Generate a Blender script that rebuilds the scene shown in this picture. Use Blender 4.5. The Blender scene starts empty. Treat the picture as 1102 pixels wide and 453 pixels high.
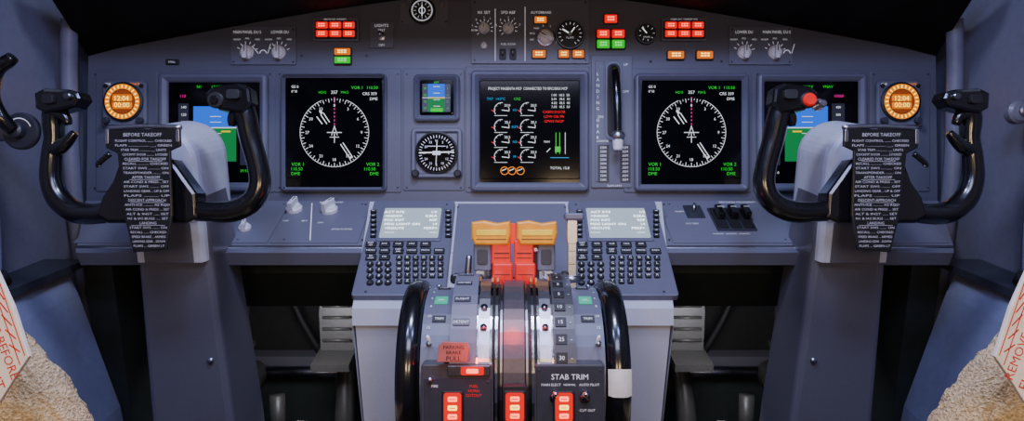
import bpy, math, random
import bmesh
from math import sin, cos, radians, pi, tan
from mathutils import Matrix, Vector
random.seed(4)
sc = bpy.context.scene
PITCH = radians(12); CAM = Vector((0, 0, 1.15)); FPX = 720.0
RX = Vector((1, 0, 0)); FW = Vector((0, cos(PITCH), -sin(PITCH))); UP = Vector((0, sin(PITCH), cos(PITCH)))
def P(px, py, d):
    return CAM + FW*d + RX*((px-551)*d/FPX) + UP*((226.5-py)*d/FPX)

# ---------------------------------------------------------------- materials
MATS = {}
def mat(name, col, rough=.5, metal=0, em=None, es=0, bump=0, ns=60, var=.12, coat=0, spec=.5):
    if name in MATS: return MATS[name]
    m = bpy.data.materials.new(name); m.use_nodes = True
    nt = m.node_tree; b = nt.nodes['Principled BSDF']
    b.inputs['Roughness'].default_value = rough
    b.inputs['Metallic'].default_value = metal
    b.inputs['Specular IOR Level'].default_value = spec
    b.inputs['Coat Weight'].default_value = coat
    b.inputs['Coat Roughness'].default_value = .08
    tc = nt.nodes.new('ShaderNodeTexCoord')
    n = nt.nodes.new('ShaderNodeTexNoise'); n.inputs['Scale'].default_value = ns; n.inputs['Detail'].default_value = 4
    nt.links.new(tc.outputs['Object'], n.inputs['Vector'])
    r = nt.nodes.new('ShaderNodeValToRGB')
    r.color_ramp.elements[0].position = .3; r.color_ramp.elements[1].position = .7
    r.color_ramp.elements[0].color = (*[c*(1-var) for c in col], 1)
    r.color_ramp.elements[1].color = (*[min(1, c*(1+var)) for c in col], 1)
    nt.links.new(n.outputs['Fac'], r.inputs['Fac']); nt.links.new(r.outputs['Color'], b.inputs['Base Color'])
    if em:
        b.inputs['Emission Color'].default_value = (*em, 1); b.inputs['Emission Strength'].default_value = es
    if bump:
        bp = nt.nodes.new('ShaderNodeBump'); bp.inputs['Strength'].default_value = bump; bp.inputs['Distance'].default_value = .004
        nt.links.new(n.outputs['Fac'], bp.inputs['Height']); nt.links.new(bp.outputs['Normal'], b.inputs['Normal'])
    MATS[name] = m; return m
def emi(name, col, s): return mat(name, tuple(c*.08 for c in col), .5, em=col, es=s, var=.02, spec=.2)
PANEL = mat('panel_paint', (.092, .095, .132), .45, bump=.05, ns=500, var=.05)
PANEL2 = mat('panel_paint_light', (.112, .116, .158), .45, bump=.04, ns=500, var=.05)
SHELF = mat('shelf_paint', (.135, .138, .185), .42, bump=.04, ns=500, var=.05)
BEZ = mat('bezel_paint', (.115, .119, .165), .38, var=.04)
BEZD = mat('bezel_dark', (.03, .032, .045), .4)
SCREEN = mat('screen_glass', (.002, .002, .003), .12, var=0, spec=.2)
BLACK = mat('black_gloss_plastic', (.005, .005, .006), .22, coat=.45, var=.1)
BLACKM = mat('black_matte', (.010, .010, .012), .55, bump=.1, ns=300)
RUBBER = mat('black_rubber', (.03, .03, .03), .5, bump=.2, ns=150)
PEDAL = mat('pedal_black', (.05, .048, .045), .4, bump=.1, ns=150)
GLARE = mat('glareshield_vinyl', (.004, .004, .005), .8, bump=.2, ns=250, spec=.2)
METAL = mat('brushed_metal', (.42, .42, .47), .34, 1, ns=90)
METALD = mat('dark_metal', (.20, .20, .24), .3, 1, ns=90)
CHROME = mat('chrome', (.8, .8, .82), .12, 1, var=.03)
LIGHTG = mat('pedestal_paint', (.46, .47, .54), .45, bump=.05, ns=400, var=.05)
COLG = mat('column_paint', (.115, .112, .14), .4, bump=.03, ns=300, var=.06)
HEADG = mat('column_head_paint', (.50, .52, .62), .35, var=.05)
KNOB = mat('knob_ivory', (.66, .66, .70), .4, var=.05)
WALL = mat('wall_paint', (.13, .133, .185), .5, bump=.08, ns=80, var=.06)
WALLD = mat('front_wall_paint', (.03, .032, .032), .6)
CONS = mat('console_paint', (.21, .235, .36), .45, var=.06)
FLOOR = mat('floor_rubber', (.02, .02, .02), .6, bump=.3, ns=200)
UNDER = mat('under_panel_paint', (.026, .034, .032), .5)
SHEEP = mat('sheepskin', (.62, .47, .27), .95, bump=1.0, ns=420, var=.35)
WCLOTH = mat('belt_cloth_white', (.75, .70, .64), .8, var=.1)
RCLOTH = mat('belt_print_red', (.6, .02, .01), .8)
LBL = mat('label_white', (.65, .66, .70), .5, em=(.85, .88, 1), es=.32, var=0)
LBLP = mat('placard_print', (.52, .52, .54), .5, var=0)
LBLK = mat('label_dark', (.01, .01, .01), .5)
EW = emi('display_white', (.9, .95, 1), 1.0)
EM = emi('display_magenta', (1, .02, .4), .8)
EG = emi('display_green', (.02, 1, .05), .65)
EC = emi('display_cyan', (.02, .5, 1), .7)
ER = emi('display_red', (1, .006, .004), 1.0)
EB = emi('display_blue', (.004, .15, 1), 1.0)
ETEAL = emi('display_ground', (.01, .42, .10), .48)
EY = emi('display_yellow', (1, .7, .02), .9)
LRED = emi('lamp_red', (1, .0015, .0015), 1.1)
LPINK = emi('lamp_red_hot', (1, .12, .06), 4.5)
LAMB = emi('lamp_amber', (1, .20, .002), .9)
LAMBH = emi('lamp_amber_hot', (1, .55, .08), 4.0)
LGRN = emi('lamp_green', (.005, 1, .02), .6)
LGRNH = emi('lamp_green_hot', (.1, 1, .15), 1.8)
EAMB = emi('clock_amber', (1, .26, .002), 1.0)
EAMBH = emi('clock_amber_hot', (1, .60, .04), 3.2)
LCD = mat('lcd_glass', (.26, .31, .31), .4, em=(.62, .78, .74), es=.38, var=.04)
LCDT = mat('lcd_ink', (.8, .85, .85), .4, em=(.95, 1, 1), es=2.4, var=0)
YEL = mat('lever_yellow', (.85, .33, .006), .4, em=(1, .25, .0), es=.08)
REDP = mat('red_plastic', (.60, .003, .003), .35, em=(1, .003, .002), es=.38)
SILK = mat('checklist_black', (.009, .009, .010), .35)
BRONZE = mat('control_stand_grey', (.055, .055, .062), .34, ns=200)
GREENI = mat('indicator_green', (.04, .4, .2), .5, em=(.1, .8, .3), es=.12)
SIGN = mat('brake_placard', (.36, .12, .10), .5)
REDSW = mat('switch_red', (.7, .01, .01), .3, em=(1, .01, .01), es=.25)
FRAME = mat('window_frame_paint', (.55, .57, .62), .4)

# ---------------------------------------------------------------- builder
_tc = {}
def textmesh(s):
    if s in _tc: return _tc[s]
    cu = bpy.data.curves.new('t', 'FONT'); cu.body = s; cu.size = 1; cu.resolution_u = 2
    ob = bpy.data.objects.new('t', cu); sc.collection.objects.link(ob)
    bpy.context.view_layer.update()
    me = bpy.data.meshes.new_from_object(ob.evaluated_get(bpy.context.evaluated_depsgraph_get()))
    v = [(p.co.x, p.co.y) for p in me.vertices]; f = [tuple(q.vertices) for q in me.polygons]
    w = max([p[0] for p in v], default=1); v0 = min([p[0] for p in v], default=0)
    bpy.data.objects.remove(ob); bpy.data.curves.remove(cu); bpy.data.meshes.remove(me)
    _tc[s] = (v, f, v0, w); return _tc[s]

class B:
    """mesh builder; px=True -> positions measured on this frame's own plane"""
    def __init__(s, name, O=None, Y=None, X=None, u=1.0, px=False, mir=False):
        s.name = name; s.V = []; s.F = []; s.FM = []; s.FS = []; s.mats = []
        s.O = O or Vector((0, 0, 0)); s.X = (X or RX).normalized(); s.Y = (Y or Vector((0, 1, 0))).normalized()
        s.Z = s.X.cross(s.Y).normalized(); s.u = u; s.px = px; s.mir = mir
    def c(s, x, z):
        if not s.px: return (x, z)
        if s.mir: x = 1102-x
        D = P(x, z, 1)-CAM; t = (s.O-CAM).dot(s.Y)/D.dot(s.Y); q = CAM+D*t-s.O
        return (q.dot(s.X)/s.u, q.dot(s.Z)/s.u)
    def add(s, vs, fs, m, smooth=False):
        if m not in s.mats: s.mats.append(m)
        k = s.mats.index(m); n = len(s.V)
        for v in vs: s.V.append(s.O+(s.X*v[0]+s.Y*v[1]+s.Z*v[2])*s.u)
        for f in fs: s.F.append(tuple(i+n for i in f)); s.FM.append(k); s.FS.append(smooth)
    def loft(s, rings, m, c0=False, c1=False, smooth=False, closed=True):
        n = len(rings[0]); vs = [p for r in rings for p in r]; fs = []
        for i in range(len(rings)-1):
            for j in range(n if closed else n-1):
                k = (j+1) % n; fs.append((i*n+j, i*n+k, (i+1)*n+k, (i+1)*n+j))
        if c0: fs.append(tuple(range(n-1, -1, -1)))
        if c1: fs.append(tuple((len(rings)-1)*n+j for j in range(n)))
        s.add(vs, fs, m, smooth)
    def ext(s, x0, z0, x1, z1):
        mx, mz = (x0+x1)/2, (z0+z1)/2
        a = s.c(x0, mz)[0]; b = s.c(x1, mz)[0]; t = s.c(mx, z0)[1]; q = s.c(mx, z1)[1]
        return min(a, b), min(t, q), max(a, b), max(t, q)
    def rr(s, x0, z0, x1, z1, r, prof, m, c0=False, c1=True, seg=4, smooth=False):
        x0, z0, x1, z1 = s.ext(x0, z0, x1, z1); rings = []
        for ins, y in prof:
            a, b, c, d = x0+ins, z0+ins, x1-ins, z1-ins; rad = max(r-ins, r*.25, .001)
            rad = min(rad, (c-a)/2*.999, (d-b)/2*.999); rg = []
            for (ox, oz, a0) in ((c-rad, d-rad, 0), (a+rad, d-rad, 90), (a+rad, b+rad, 180), (c-rad, b+rad, 270)):
                for k in range(seg+1):
                    t = radians(a0+90*k/seg); rg.append((ox+rad*cos(t), y, oz+rad*sin(t)))
            rings.append(rg)
        s.loft(rings, m, c0, c1, smooth)
    def plate(s, x0, z0, x1, z1, ya, yb, m, r=None, bev=None):
        k = 1 if s.px else .003
        r = k*1.2 if r is None else r; bev = k*.5 if bev is None else bev
        s.rr(x0, z0, x1, z1, r, [(0, yb), (0, ya+bev), (bev*.3, ya+bev*.3), (bev, ya)], m, c0=True)
    def rect(s, x0, z0, x1, z1, y, m):
        x0, z0, x1, z1 = s.ext(x0, z0, x1, z1)
        s.add([(x0, y, z0), (x1, y, z0), (x1, y, z1), (x0, y, z1)], [(0, 1, 2, 3)], m)
    def lathe(s, x, z, prof, m, n=24):
        cx, cz = s.c(x, z)
        rings = [[(cx+r*cos(2*pi*i/n), y, cz+r*sin(2*pi*i/n)) for i in range(n)] for r, y in prof]
        s.loft(rings, m, True, True, False)
    def ring(s, x, z, r0, r1, y, m, a0=0, a1=360, n=40):
        cx, cz = s.c(x, z); k = max(3, int(n*abs(a1-a0)/360))
        A = [radians(a0+(a1-a0)*i/k) for i in range(k+1)]
        s.loft([[(cx+r*cos(t), y, cz+r*sin(t)) for t in A] for r in (r0, r1)], m, closed=False)
    def ticks(s, x, z, r0, r1, y, m, n, w, a0=0, a1=360):
        cx, cz = s.c(x, z)
        for i in range(n):
            t = radians(a0+(a1-a0)*i/n); d = (cos(t), sin(t)); q = (-sin(t)*w/2, cos(t)*w/2)
            s.add([(cx+d[0]*r0+q[0], y, cz+d[1]*r0+q[1]), (cx+d[0]*r1+q[0], y, cz+d[1]*r1+q[1]),
                   (cx+d[0]*r1-q[0], y, cz+d[1]*r1-q[1]), (cx+d[0]*r0-q[0], y, cz+d[1]*r0-q[1])], [(0, 1, 2, 3)], m)
    def line(s, x0, z0, x1, z1, w, y, m):
        a = Vector(s.c(x0, z0)); b = Vector(s.c(x1, z1)); d = (b-a).normalized(); n = Vector((-d.y, d.x))*w/2
        s.add([(p.x, y, p.y) for p in (a+n, b+n, b-n, a-n)], [(0, 1, 2, 3)], m)
    def poly(s, pts, ya, yb, m, bev=0):
        q = [s.c(*p) for p in pts]
        if bev:
            e = []
            for i, p in enumerate(q):
                a = Vector(q[i-1]); b = Vector(p); c = Vector(q[(i+1) % len(q)])
                n1 = (b-a).normalized(); n2 = (c-b).normalized(); nn = Vector((-(n1.y+n2.y), n1.x+n2.x))
                if nn.length > 0: nn.normalize()
                e.append((b, nn))
            area = sum(q[i-1][0]*q[i][1]-q[i][0]*q[i-1][1] for i in range(len(q)))
            sg = 1 if area > 0 else -1
            L = lambda k: [(b+nn*k*sg) for b, nn in e]
            s.loft([[(p.x, yb, p.y) for p in L(bev)], [(p.x, yb-bev, p.y) for p in L(0)], [(p.x, ya+bev, p.y) for p in L(0)], [(p.x, ya+bev*.35, p.y) for p in L(bev*.3)], [(p.x, ya, p.y) for p in L(bev)]], m, True, True)
        else:
            s.loft([[(p[0], yb, p[1]) for p in q], [(p[0], ya, p[1]) for p in q]], m, True, True)
    def text(s, t, x, z, size, y, m, al='C', sx=1.0):
        v, f, a, w = textmesh(t); cx, cz = s.c(x, z)
        off = {'C': (a+w)/2, 'L': a, 'R': w}[al]
        s.add([(cx+(p[0]-off)*size*sx, y, cz+(p[1]-.35)*size) for p in v], f, m)
    def tube(s, pts, rad, m, n=14, sub=5, flat=1.0, smooth=True):
        P3 = []
        for p in pts:
            x, z = s.c(p[0], p[2]); P3.append(Vector((x, p[1], z)))
        if not isinstance(rad, (list, tuple)): rad = [rad]*len(P3)
        Q = []; Rr = []
        for i in range(len(P3)-1):
            p0 = P3[max(i-1, 0)]; p1 = P3[i]; p2 = P3[i+1]; p3 = P3[min(i+2, len(P3)-1)]
            for k in range(sub):
                t = k/sub
                Q.append(.5*((2*p1)+(p2-p0)*t+(2*p0-5*p1+4*p2-p3)*t*t+(3*p1-p0-3*p2+p3)*t**3)); Rr.append(rad[i]*(1-t)+rad[i+1]*t)
        Q.append(P3[-1]); Rr.append(rad[-1]); rings = []
        nrm = None
        for i, q in enumerate(Q):
            d = (Q[min(i+1, len(Q)-1)]-Q[max(i-1, 0)]).normalized()
            if nrm is None:
                nrm = d.cross(Vector((0, 1, 0)))
                if nrm.length < .1: nrm = d.cross(Vector((1, 0, 0)))
            nrm = (nrm-d*nrm.dot(d)).normalized(); bn = d.cross(nrm)
            rings.append([tuple(q+(nrm*cos(2*pi*j/n)+bn*sin(2*pi*j/n)*flat)*Rr[i]) for j in range(n)])
        s.loft(rings, m, True, True, smooth)
    def cyl(s, a, b, r, m, r2=None, n=16):
        s.tube([a, b], [r, r if r2 is None else r2], m, n=n, sub=1)
    def sidex(s, pts, x0, x1, m, smooth=False):
        s.loft([[(x0, p[0], p[1]) for p in pts], [(x1, p[0], p[1]) for p in pts]], m, True, True, smooth)
    def knob(s, x, z, r, h, m, ang=90, y=0):
        cx, cz = s.c(x, z); n = 28
        s.loft([[(cx+rr_*cos(2*pi*i/n), y-yy, cz+rr_*sin(2*pi*i/n)) for i in range(n)] for rr_, yy in ((r, 0), (r, h*.25), (r*.82, h*.4), (r*.75, h*.5))], m, False, True)
        t = radians(ang); d = (cos(t), sin(t)); q = (-sin(t), cos(t)); w = r*.28; L = r*.98
        pts = [(cx+d[0]*L*a+q[0]*w*b, cz+d[1]*L*a+q[1]*w*b) for a, b in ((-1, -1), (.8, -1), (1, 0), (.8, 1), (-1, 1))]
        s.loft([[(p[0], y-h*.3, p[1]) for p in pts], [(p[0], y-h, p[1]) for p in pts]], m, False, True)
        pts2 = [(cx+d[0]*L*a+q[0]*r*.06*b, cz+d[1]*L*a+q[1]*r*.06*b) for a, b in ((0, -1), (.95, -1), (.95, 1), (0, 1))]
        s.add([(p[0], y-h-.05*r, p[1]) for p in pts2], [(0, 1, 2, 3)], LBLK)
    def screw(s, x, z, r=1.1, y=0):
        cx, cz = s.c(x, z); n = 10
        s.loft([[(cx+q*cos(2*pi*i/n), y-h, cz+q*sin(2*pi*i/n)) for i in range(n)] for q, h in ((r, 0), (r*.7, r*.4))], BEZD, False, True)
    def done(s):
        me = bpy.data.meshes.new(s.name)
        xs = [v.x for v in s.V]; ys = [v.y for v in s.V]; zs = [v.z for v in s.V]
        o = Vector(((min(xs)+max(xs))/2, (min(ys)+max(ys))/2, (min(zs)+max(zs))/2))
        me.from_pydata([v-o for v in s.V], [], s.F)
        for m in s.mats: me.materials.append(m)
        me.polygons.foreach_set('material_index', s.FM); me.polygons.foreach_set('use_smooth', s.FS)
        bm = bmesh.new(); bm.from_mesh(me); bmesh.ops.recalc_face_normals(bm, faces=bm.faces); bm.to_mesh(me); bm.free()
        ob = bpy.data.objects.new(s.name, me); ob.location = o; sc.collection.objects.link(ob); return ob
def camB(name, d, mir=False):
    return B(name, CAM+FW*d, FW, RX, d/FPX, True, mir)

# ---------------------------------------------------------------- room shell
b = B('floor'); b.loft([[(-1.03, -.8, -.05), (1.03, -.8, -.05), (1.03, 2.1, -.05), (-1.03, 2.1, -.05)], [(-1.03, -.8, 0), (1.03, -.8, 0), (1.03, 2.1, 0), (-1.03, 2.1, 0)]], FLOOR, True, True); b.done()
b = B('wall_front'); b.sidex([(2.05, 0), (2.1, 0), (2.1, 1.7), (2.05, 1.7)], -.97, .97, WALLD); b.done()
for sg, nm, tn in ((-1, 'wall_left', 'trim_1'), (1, 'wall_right', 'trim_2')):
    b = B(nm)
    b.loft([[(sg*.975, y, 0), (sg*.975, y, 1.7), (sg*1.03, y, 1.7), (sg*1.03, y, 0)] for y in (-.8, 2.1)], WALL, True, True); b.done()
    b = B(tn)
    b.tube([(sg*.955, 1.43, .0), (sg*.955, 1.43, .8), (sg*.945, 1.45, 1.1), (sg*.93, 1.46, 1.25)], .017, WALL, n=8)
    prof = [(.972, .78), (.955, .80), (.948, 1.0), (.942, 1.15), (.925, 1.28), (.86, 1.45)]
    b.loft([[(sg*x, y, z) for x, z in prof] for y in (.2, .9, 1.14, 1.18)]+[[(sg*.972, 1.20, z) for x, z in prof]], WALL, closed=False, smooth=False)
    b.tube([(sg*.965, 1.20, .77), (sg*.955, 1.205, .9), (sg*.948, 1.21, 1.12), (sg*.92, 1.215, 1.30), (sg*.86, 1.215, 1.47)], .010, CONS, n=8)
    for z in (.86, 1.0, 1.14): b.cyl((sg*.956, 1.13, z), (sg*.940, 1.13, z), .004, METALD, n=10)
    b.done()

# ---------------------------------------------------------------- main instrument panel
D0 = 1.5
b = camB('main_instrument_panel', D0)
top = [(95, 60), (130, 51), (200, 38), (270, 25), (345, 12), (430, 0), (490, -6), (551, -8)]
outline = top+[(1102-x, y) for x, y in reversed(top[:-1])]+[(1009, 222), (93, 222)]
b.poly(outline, 0, 14, PANEL)
for x0, y0, x1, y1 in ((104, 76, 170, 206), (172, 76, 296, 207), (296, 74, 432, 207), (434, 74, 500, 205), (501, 72, 634, 207), (671, 74, 808, 207), (810, 76, 932, 207), (936, 76, 1000, 206)):
    b.plate(x0, y0, x1, y1, -1.2, 0, PANEL, r=2)
b.plate(430, -4, 483, 27, -2, 0, PANEL2); b.plate(507, -4, 634, 69, -2, 0, PANEL2); b.plate(636, 60, 680, 202, -2, 0, PANEL2)
b.plate(249, 29, 319, 70, -2, 0, PANEL2); b.plate(784, 29, 852, 70, -2, 0, PANEL2); b.plate(398, 24, 424, 52, -2, 0, PANEL2)
for x in (103, 175, 291, 301, 428, 438, 496, 505, 630, 640, 676, 802, 815, 928, 940, 998):
    for y in (80, 202): b.screw(x, y, y=-1.2)
for x, y in ((252, 32), (316, 32), (252, 67), (316, 67), (787, 32), (849, 32), (787, 67), (849, 67), (511, 3), (630, 3), (511, 65), (630, 65), (433, 24), (480, 24), (325, 60), (395, 60), (700, 66), (776, 66)):
    b.screw(x, y, y=-2)
for x0 in (251, 786):
    tx = (('MAIN PANEL DU S', x0+16), ('LOWER DU', x0+51)) if x0 < 500 else (('LOWER DU', x0+14), ('MAIN PANEL DU S', x0+49))
    for t, x in tx: b.text(t, x, 35, 4.6, -2.3, LBL, sx=.8)
    for kx, a in ((x0+16, 90), (x0+50, 90)) if x0 < 500 else ((x0+14, 90), (x0+47, 90)):
        b.knob(kx, 57, 7.5, 9, KNOB, a, y=-2)
        b.ticks(kx, 57, 9, 12, -2.4, LBL, 6, .6, 20, 180)
        for j, t in enumerate(('NORM', 'PFD', 'MFD')): b.text(t, kx-11+j*11, 43-(j == 1)*1, 2.6, -2.3, LBL)
    ax_ = x0+33 if x0 < 500 else x0+60
    b.ring(ax_, 58, 3, 4, -2.3, LBL, 0, 180); b.line(ax_-5, 58, ax_-12, 50, .7, -2.3, LBL); b.line(ax_+5, 58, ax_+8, 48, .7, -2.3, LBL)
def annun(x0, y0, x1, y1, m, y=-4):
    hot = {LAMB: LAMBH, LRED: LPINK, LGRN: LGRNH}[m]
    b.plate(x0-1, y0-1, x1+1, y1+1, y, y+3, BLACKM)
    b.plate(x0, y0, x1, y1, y-1.4, y+.5, m, r=1)
    w = x1-x0; h = y1-y0
    for k in range(2):
        n = 3
        for i in range(n):
            xa = x0+w*.2+i*w*.6/n; yy = y0+h*(.34+.32*k)
            b.line(xa+.3, yy, xa+w*.6/n-.5, yy, h*.17, y-1.8, hot)
def warnbox(x0):
    b.plate(x0, 20, x0+49, 45, -4, 0, PANEL2); b.plate(x0+2, 23.5, x0+47, 43, -4.6, -3, BLACKM)
    b.text('BELOW G/S  P-INHIBIT' if x0 < 500 else 'CABIN ALT  TAKEOFF CFG', x0+24, 22, 2.4, -4.9, LBL)
    for i in range(3):
        for j in range(2): annun(x0+3.6+i*14.4, 25+j*9, x0+16.2+i*14.4, 32+j*9, LRED, -5)
warnbox(338); warnbox(711)
annun(361, 53, 378, 60, LAMB); annun(361, 62, 378, 69, LGRN); annun(718, 56, 735, 64, LAMB); annun(749, 56, 766, 64, LAMB)
b.text('LIGHTS', 411, 28, 4.6, -2.3, LBL); b.text('TEST', 411, 33, 3.6, -2.3, LBL); b.text('DIM', 411, 49, 3.4, -2.3, LBL)
b.lathe(411, 40, [(4, -1.5), (4, -3), (2, -3.4)], METAL); b.cyl((411, -3, 40), (411, -12, 38), 1.5, METAL, 2.0)
b.lathe(455, 13, [(14, -2), (14, -5), (12.5, -6)], BLACKM); b.ring(455, 13, 10, 11.5, -6.2, LBL)
b.ticks(455, 13, 6.5, 9, -6.2, LBL, 12, .6); b.line(455, 7, 455, 19, 1, -6.4, EW); b.ring(455, 13, 3, 3.6, -6.3, EW)
for x in (436, 476): b.lathe(x, 6, [(2.2, -2), (2.2, -4)], METAL)
for x, t in ((521, 'N1 SET'), (547, 'SPD REF')):
    b.text(t, x, 14, 4.4, -2.3, LBL); b.knob(x, 31, 6, 8, KNOB, 100 if x < 530 else 60, y=-2)
    b.ticks(x, 31, 7.5, 10, -2.4, LBL, 10, .6, -20, 250)
    for a in (20, 60, 90, 130, 165): b.text('123'[a % 3], x+13*cos(radians(a)), 31-12*sin(radians(a)), 3.2, -2.3, LBL)
b.knob(521, 50, 3.6, 6, KNOB, 90, y=-2); b.text('BOTH', 511, 33, 2.6, -2.3, LBL); b.text('FUEL FLOW', 547, 48, 3, -2.3, LBL)
for x in (541, 552): b.plate(x-3.5, 53, x+3.5, 65, -2.8, -2, BLACKM); b.cyl((x, -2, 60), (x, -8, 57), 1.2, METAL)
b.line(533, 10, 533, 66, .7, -2.3, LBL); b.line(565, 8, 565, 66, .7, -2.3, LBL)
b.text('AUTOBRAKE', 582, 14, 3.8, -2.3, LBL)
annun(575, 19, 588, 26, LAMB)
b.lathe(587, 41, [(10, -2), (10, -3), (9, -4)], METAL); b.knob(587, 41, 8, 9, KNOB, 150, y=-3)
for a in range(0, 220, 30): b.text('RTO OFF 1 2 3 MAX'.split()[(a//30) % 6], 587+15*cos(radians(a-20)), 41-13*sin(radians(a-20)), 2.7, -2.3, LBL)
for x, w_ in ((573, 14), (601, 11), (616, 12)): annun(x, 55, x+w_, 63, LAMB)
b.lathe(613, 38, [(16, -2), (16, -5), (13.5, -6)], BLACKM); b.ring(613, 38, 14.4, 15.4, -6, BEZ)
b.ticks(613, 38, 10, 12.5, -6.2, LBL, 14, .8, -60, 240); b.line(613, 38, 605, 33, 1.6, -6.5, EW); b.line(613, 38, 618, 31, 1.2, -6.5, EW)
b.text('FLAPS', 613, 42, 3.2, -6.2, LBL); b.lathe(613, 38, [(2, -6), (2, -7)], METAL)
for x, y, m in ((650, 17, LRED), (642, 33, LRED), (658, 33, LRED), (642, 44, LGRN), (658, 44, LGRN)): annun(x, y, x+13.5, y+8.8, m)
b.lathe(695, 37, [(11.5, 0), (11.5, -4), (10, -5)], BLACKM); b.ring(695, 37, 10.2, 11, -5, BEZ); b.ticks(695, 37, 6.5, 8.5, -5.2, LBL, 9, .7); b.line(695, 37, 690, 31, 1.2, -5.4, EW)
b.text('BRAKE', 695, 41, 2.4, -5.2, LBL)
b.plate(179, 64, 193, 70, -2, 0, BLACKM); b.text('STALL', 186, 67, 2.8, -2.2, LBL)
b.lathe(118, 131, [(6, -1), (6, -4), (4, -5)], KNOB); b.lathe(984, 131, [(6, -1), (6, -4), (4, -5)], KNOB)
b.plate(640, 66, 650, 196, -2.6, -2, PANEL2)
for i, ch in enumerate('LANDING GEAR'): b.text(ch, 643, 80+i*6.2, 4.6, -2.8, LBL)
for y, t in ((70, 'UP'), (99, 'OFF'), (126, 'DN')): b.text(t, 673 if y < 120 else 646, y, 3.8, -2.8, LBL)
b.rect(643, 156, 655, 196, -3, BEZD); b.rect(667, 156, 678, 196, -3, BEZD)
for i in range(9):
    b.text('320K', 649, 159+i*4.3, 3.4, -3.3, LBL); b.text('.82M', 672, 159+i*4.3, 3.4, -3.3, LBL)
b.text('LANDING', 648, 152, 2.8, -3.3, LBL); b.text('FLAPS LIMIT', 661, 200, 3, -2.5, LBL)
b.done()

b = camB('landing_gear_lever', D0)
b.plate(651, 66, 669, 152, -3.2, -2, BEZ, r=8); b.plate(653, 69, 667, 148, -3.6, -2.5, BLACKM, r=6)
b.tube([(660, -3, 74), (660, -14, 84), (660.5, -22, 110), (661, -24, 146)], [4.5, 5, 4.5, 4], BLACK)
b.tube([(656, -25, 151), (661, -26, 149), (666, -25, 151)], [4.5, 6.5, 4.5], METAL, n=16)
b.tube([(661, -25, 150), (661, -25, 164)], [6, 5], KNOB)
b.done()

# ---------------------------------------------------------------- displays
def display(name, x0, y0, x1, y1, sx0, sy0, sx1, sy1, draw):
    b = camB(name, D0)
    w = max(2, sx0-x0-2)
    b.rr(x0, y0, x1, y1, 5, [(0, -1), (0, -6), (1.5, -7.5), (w*.55, -8), (w, -5.5), (w+1.5, -3.5)], BEZ, c1=False)
    b.rect(x0+w, y0+3, x1-w, y1-3, -3.4, SCREEN)
    b.rr(sx0, sy0, sx1, sy1, 2, [(-1, -3.6), (0, -3.8)], SCREEN)
    for xx in (x0+4, x1-4):
        for yy in (y0+4, y1-4): b.screw(xx, yy, 1.0, y=-7)
    draw(b); return b.done()
YS = -4.2
def nd(cx, cy):
    def f(b):
        b.ring(cx, cy, 36.5, 37, YS, EW, 112, 430, 80)
        b.ticks(cx, cy, 32.5, 36.5, YS, EW, 36, .6); b.ticks(cx, cy, 34.5, 36.5, YS, EW, 72, .4)
        for i, t in enumerate('0 33 30 27 24 21 18 15 12 9 6 3'.split()):
            a = radians(90+30*i); b.text(t, cx+29*cos(a), cy-29*sin(a), 4.4, YS, EW)
        for k in range(9): b.line(cx, cy-38+k*4, cx, cy-36+k*4, .9, YS, EM)
        b.line(cx-8, cy, cx+8, cy, .8, YS, EW); b.line(cx-5, cy+5, cx+5, cy+5, .7, YS, EW)
        b.line(cx, cy-7, cx-3, cy+3, .7, YS, EW); b.line(cx, cy-7, cx+3, cy+3, .7, YS, EW); b.line(cx, cy, cx, cy+11, .7, YS, EW)
        d = Vector((-.55, .83)).normalized()
        def ln(a0, a1, off, w=1.0):
            n = Vector((d.y, -d.x))*off
            b.line(cx+d.x*a0+n.x, cy-d.y*a0-n.y, cx+d.x*a1+n.x, cy-d.y*a1-n.y, w, YS, EW)
        ln(12, 24, 1.7); ln(12, 24, -1.7); ln(24, 28, 0, 2.6); ln(-14, -33, 1.5); ln(-14, -33, -1.5); ln(-33, -31, 0, 3.4)
        b.line(cx-19, cy-17, cx-13, cy-9, 1.1, YS, EW)
        X = cx-48
        b.text('GS 0', X+2, cy-49, 4, YS, EW, 'L'); b.text('0°/0', X+2, cy-44, 3.8, YS, EW, 'L')
        b.text('VOR 1', X+66, cy-48, 4.6, YS, EG, 'L'); b.text('110.50', X+83, cy-48, 4.6, YS, EG, 'L')
        b.text('CRS 359', X+78, cy-41.5, 4.4, YS, EW, 'L'); b.text('DME', X+86, cy-36, 4.2, YS, EW, 'L')
        b.text('HDG', cx-13, cy-43, 3.8, YS, EG); b.text('MAG', cx+11, cy-43, 3.8, YS, EG)
        b.text('357', cx, cy-43, 4.8, YS-.3, EW)
        b.text('VOR 1', X+2, cy+34, 5, YS, EG, 'L'); b.text('110.50', X+2, cy+39, 4.8, YS, EG, 'L'); b.text('DME', X+2, cy+44, 4.8, YS, EG, 'L')
        b.text('VOR 2', X+82, cy+34, 5, YS, EG, 'L'); b.text('110.50', X+80, cy+39, 4.8, YS, EG, 'L'); b.text('DME', X+86, cy+44, 4.8, YS, EG, 'L')
    return f
display('navigation_display', 304, 80, 417, 206, 309, 87, 412, 191, nd(361, 143))
display('navigation_display', 682, 80, 804, 206, 690, 87, 797, 191, nd(743, 143))
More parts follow.
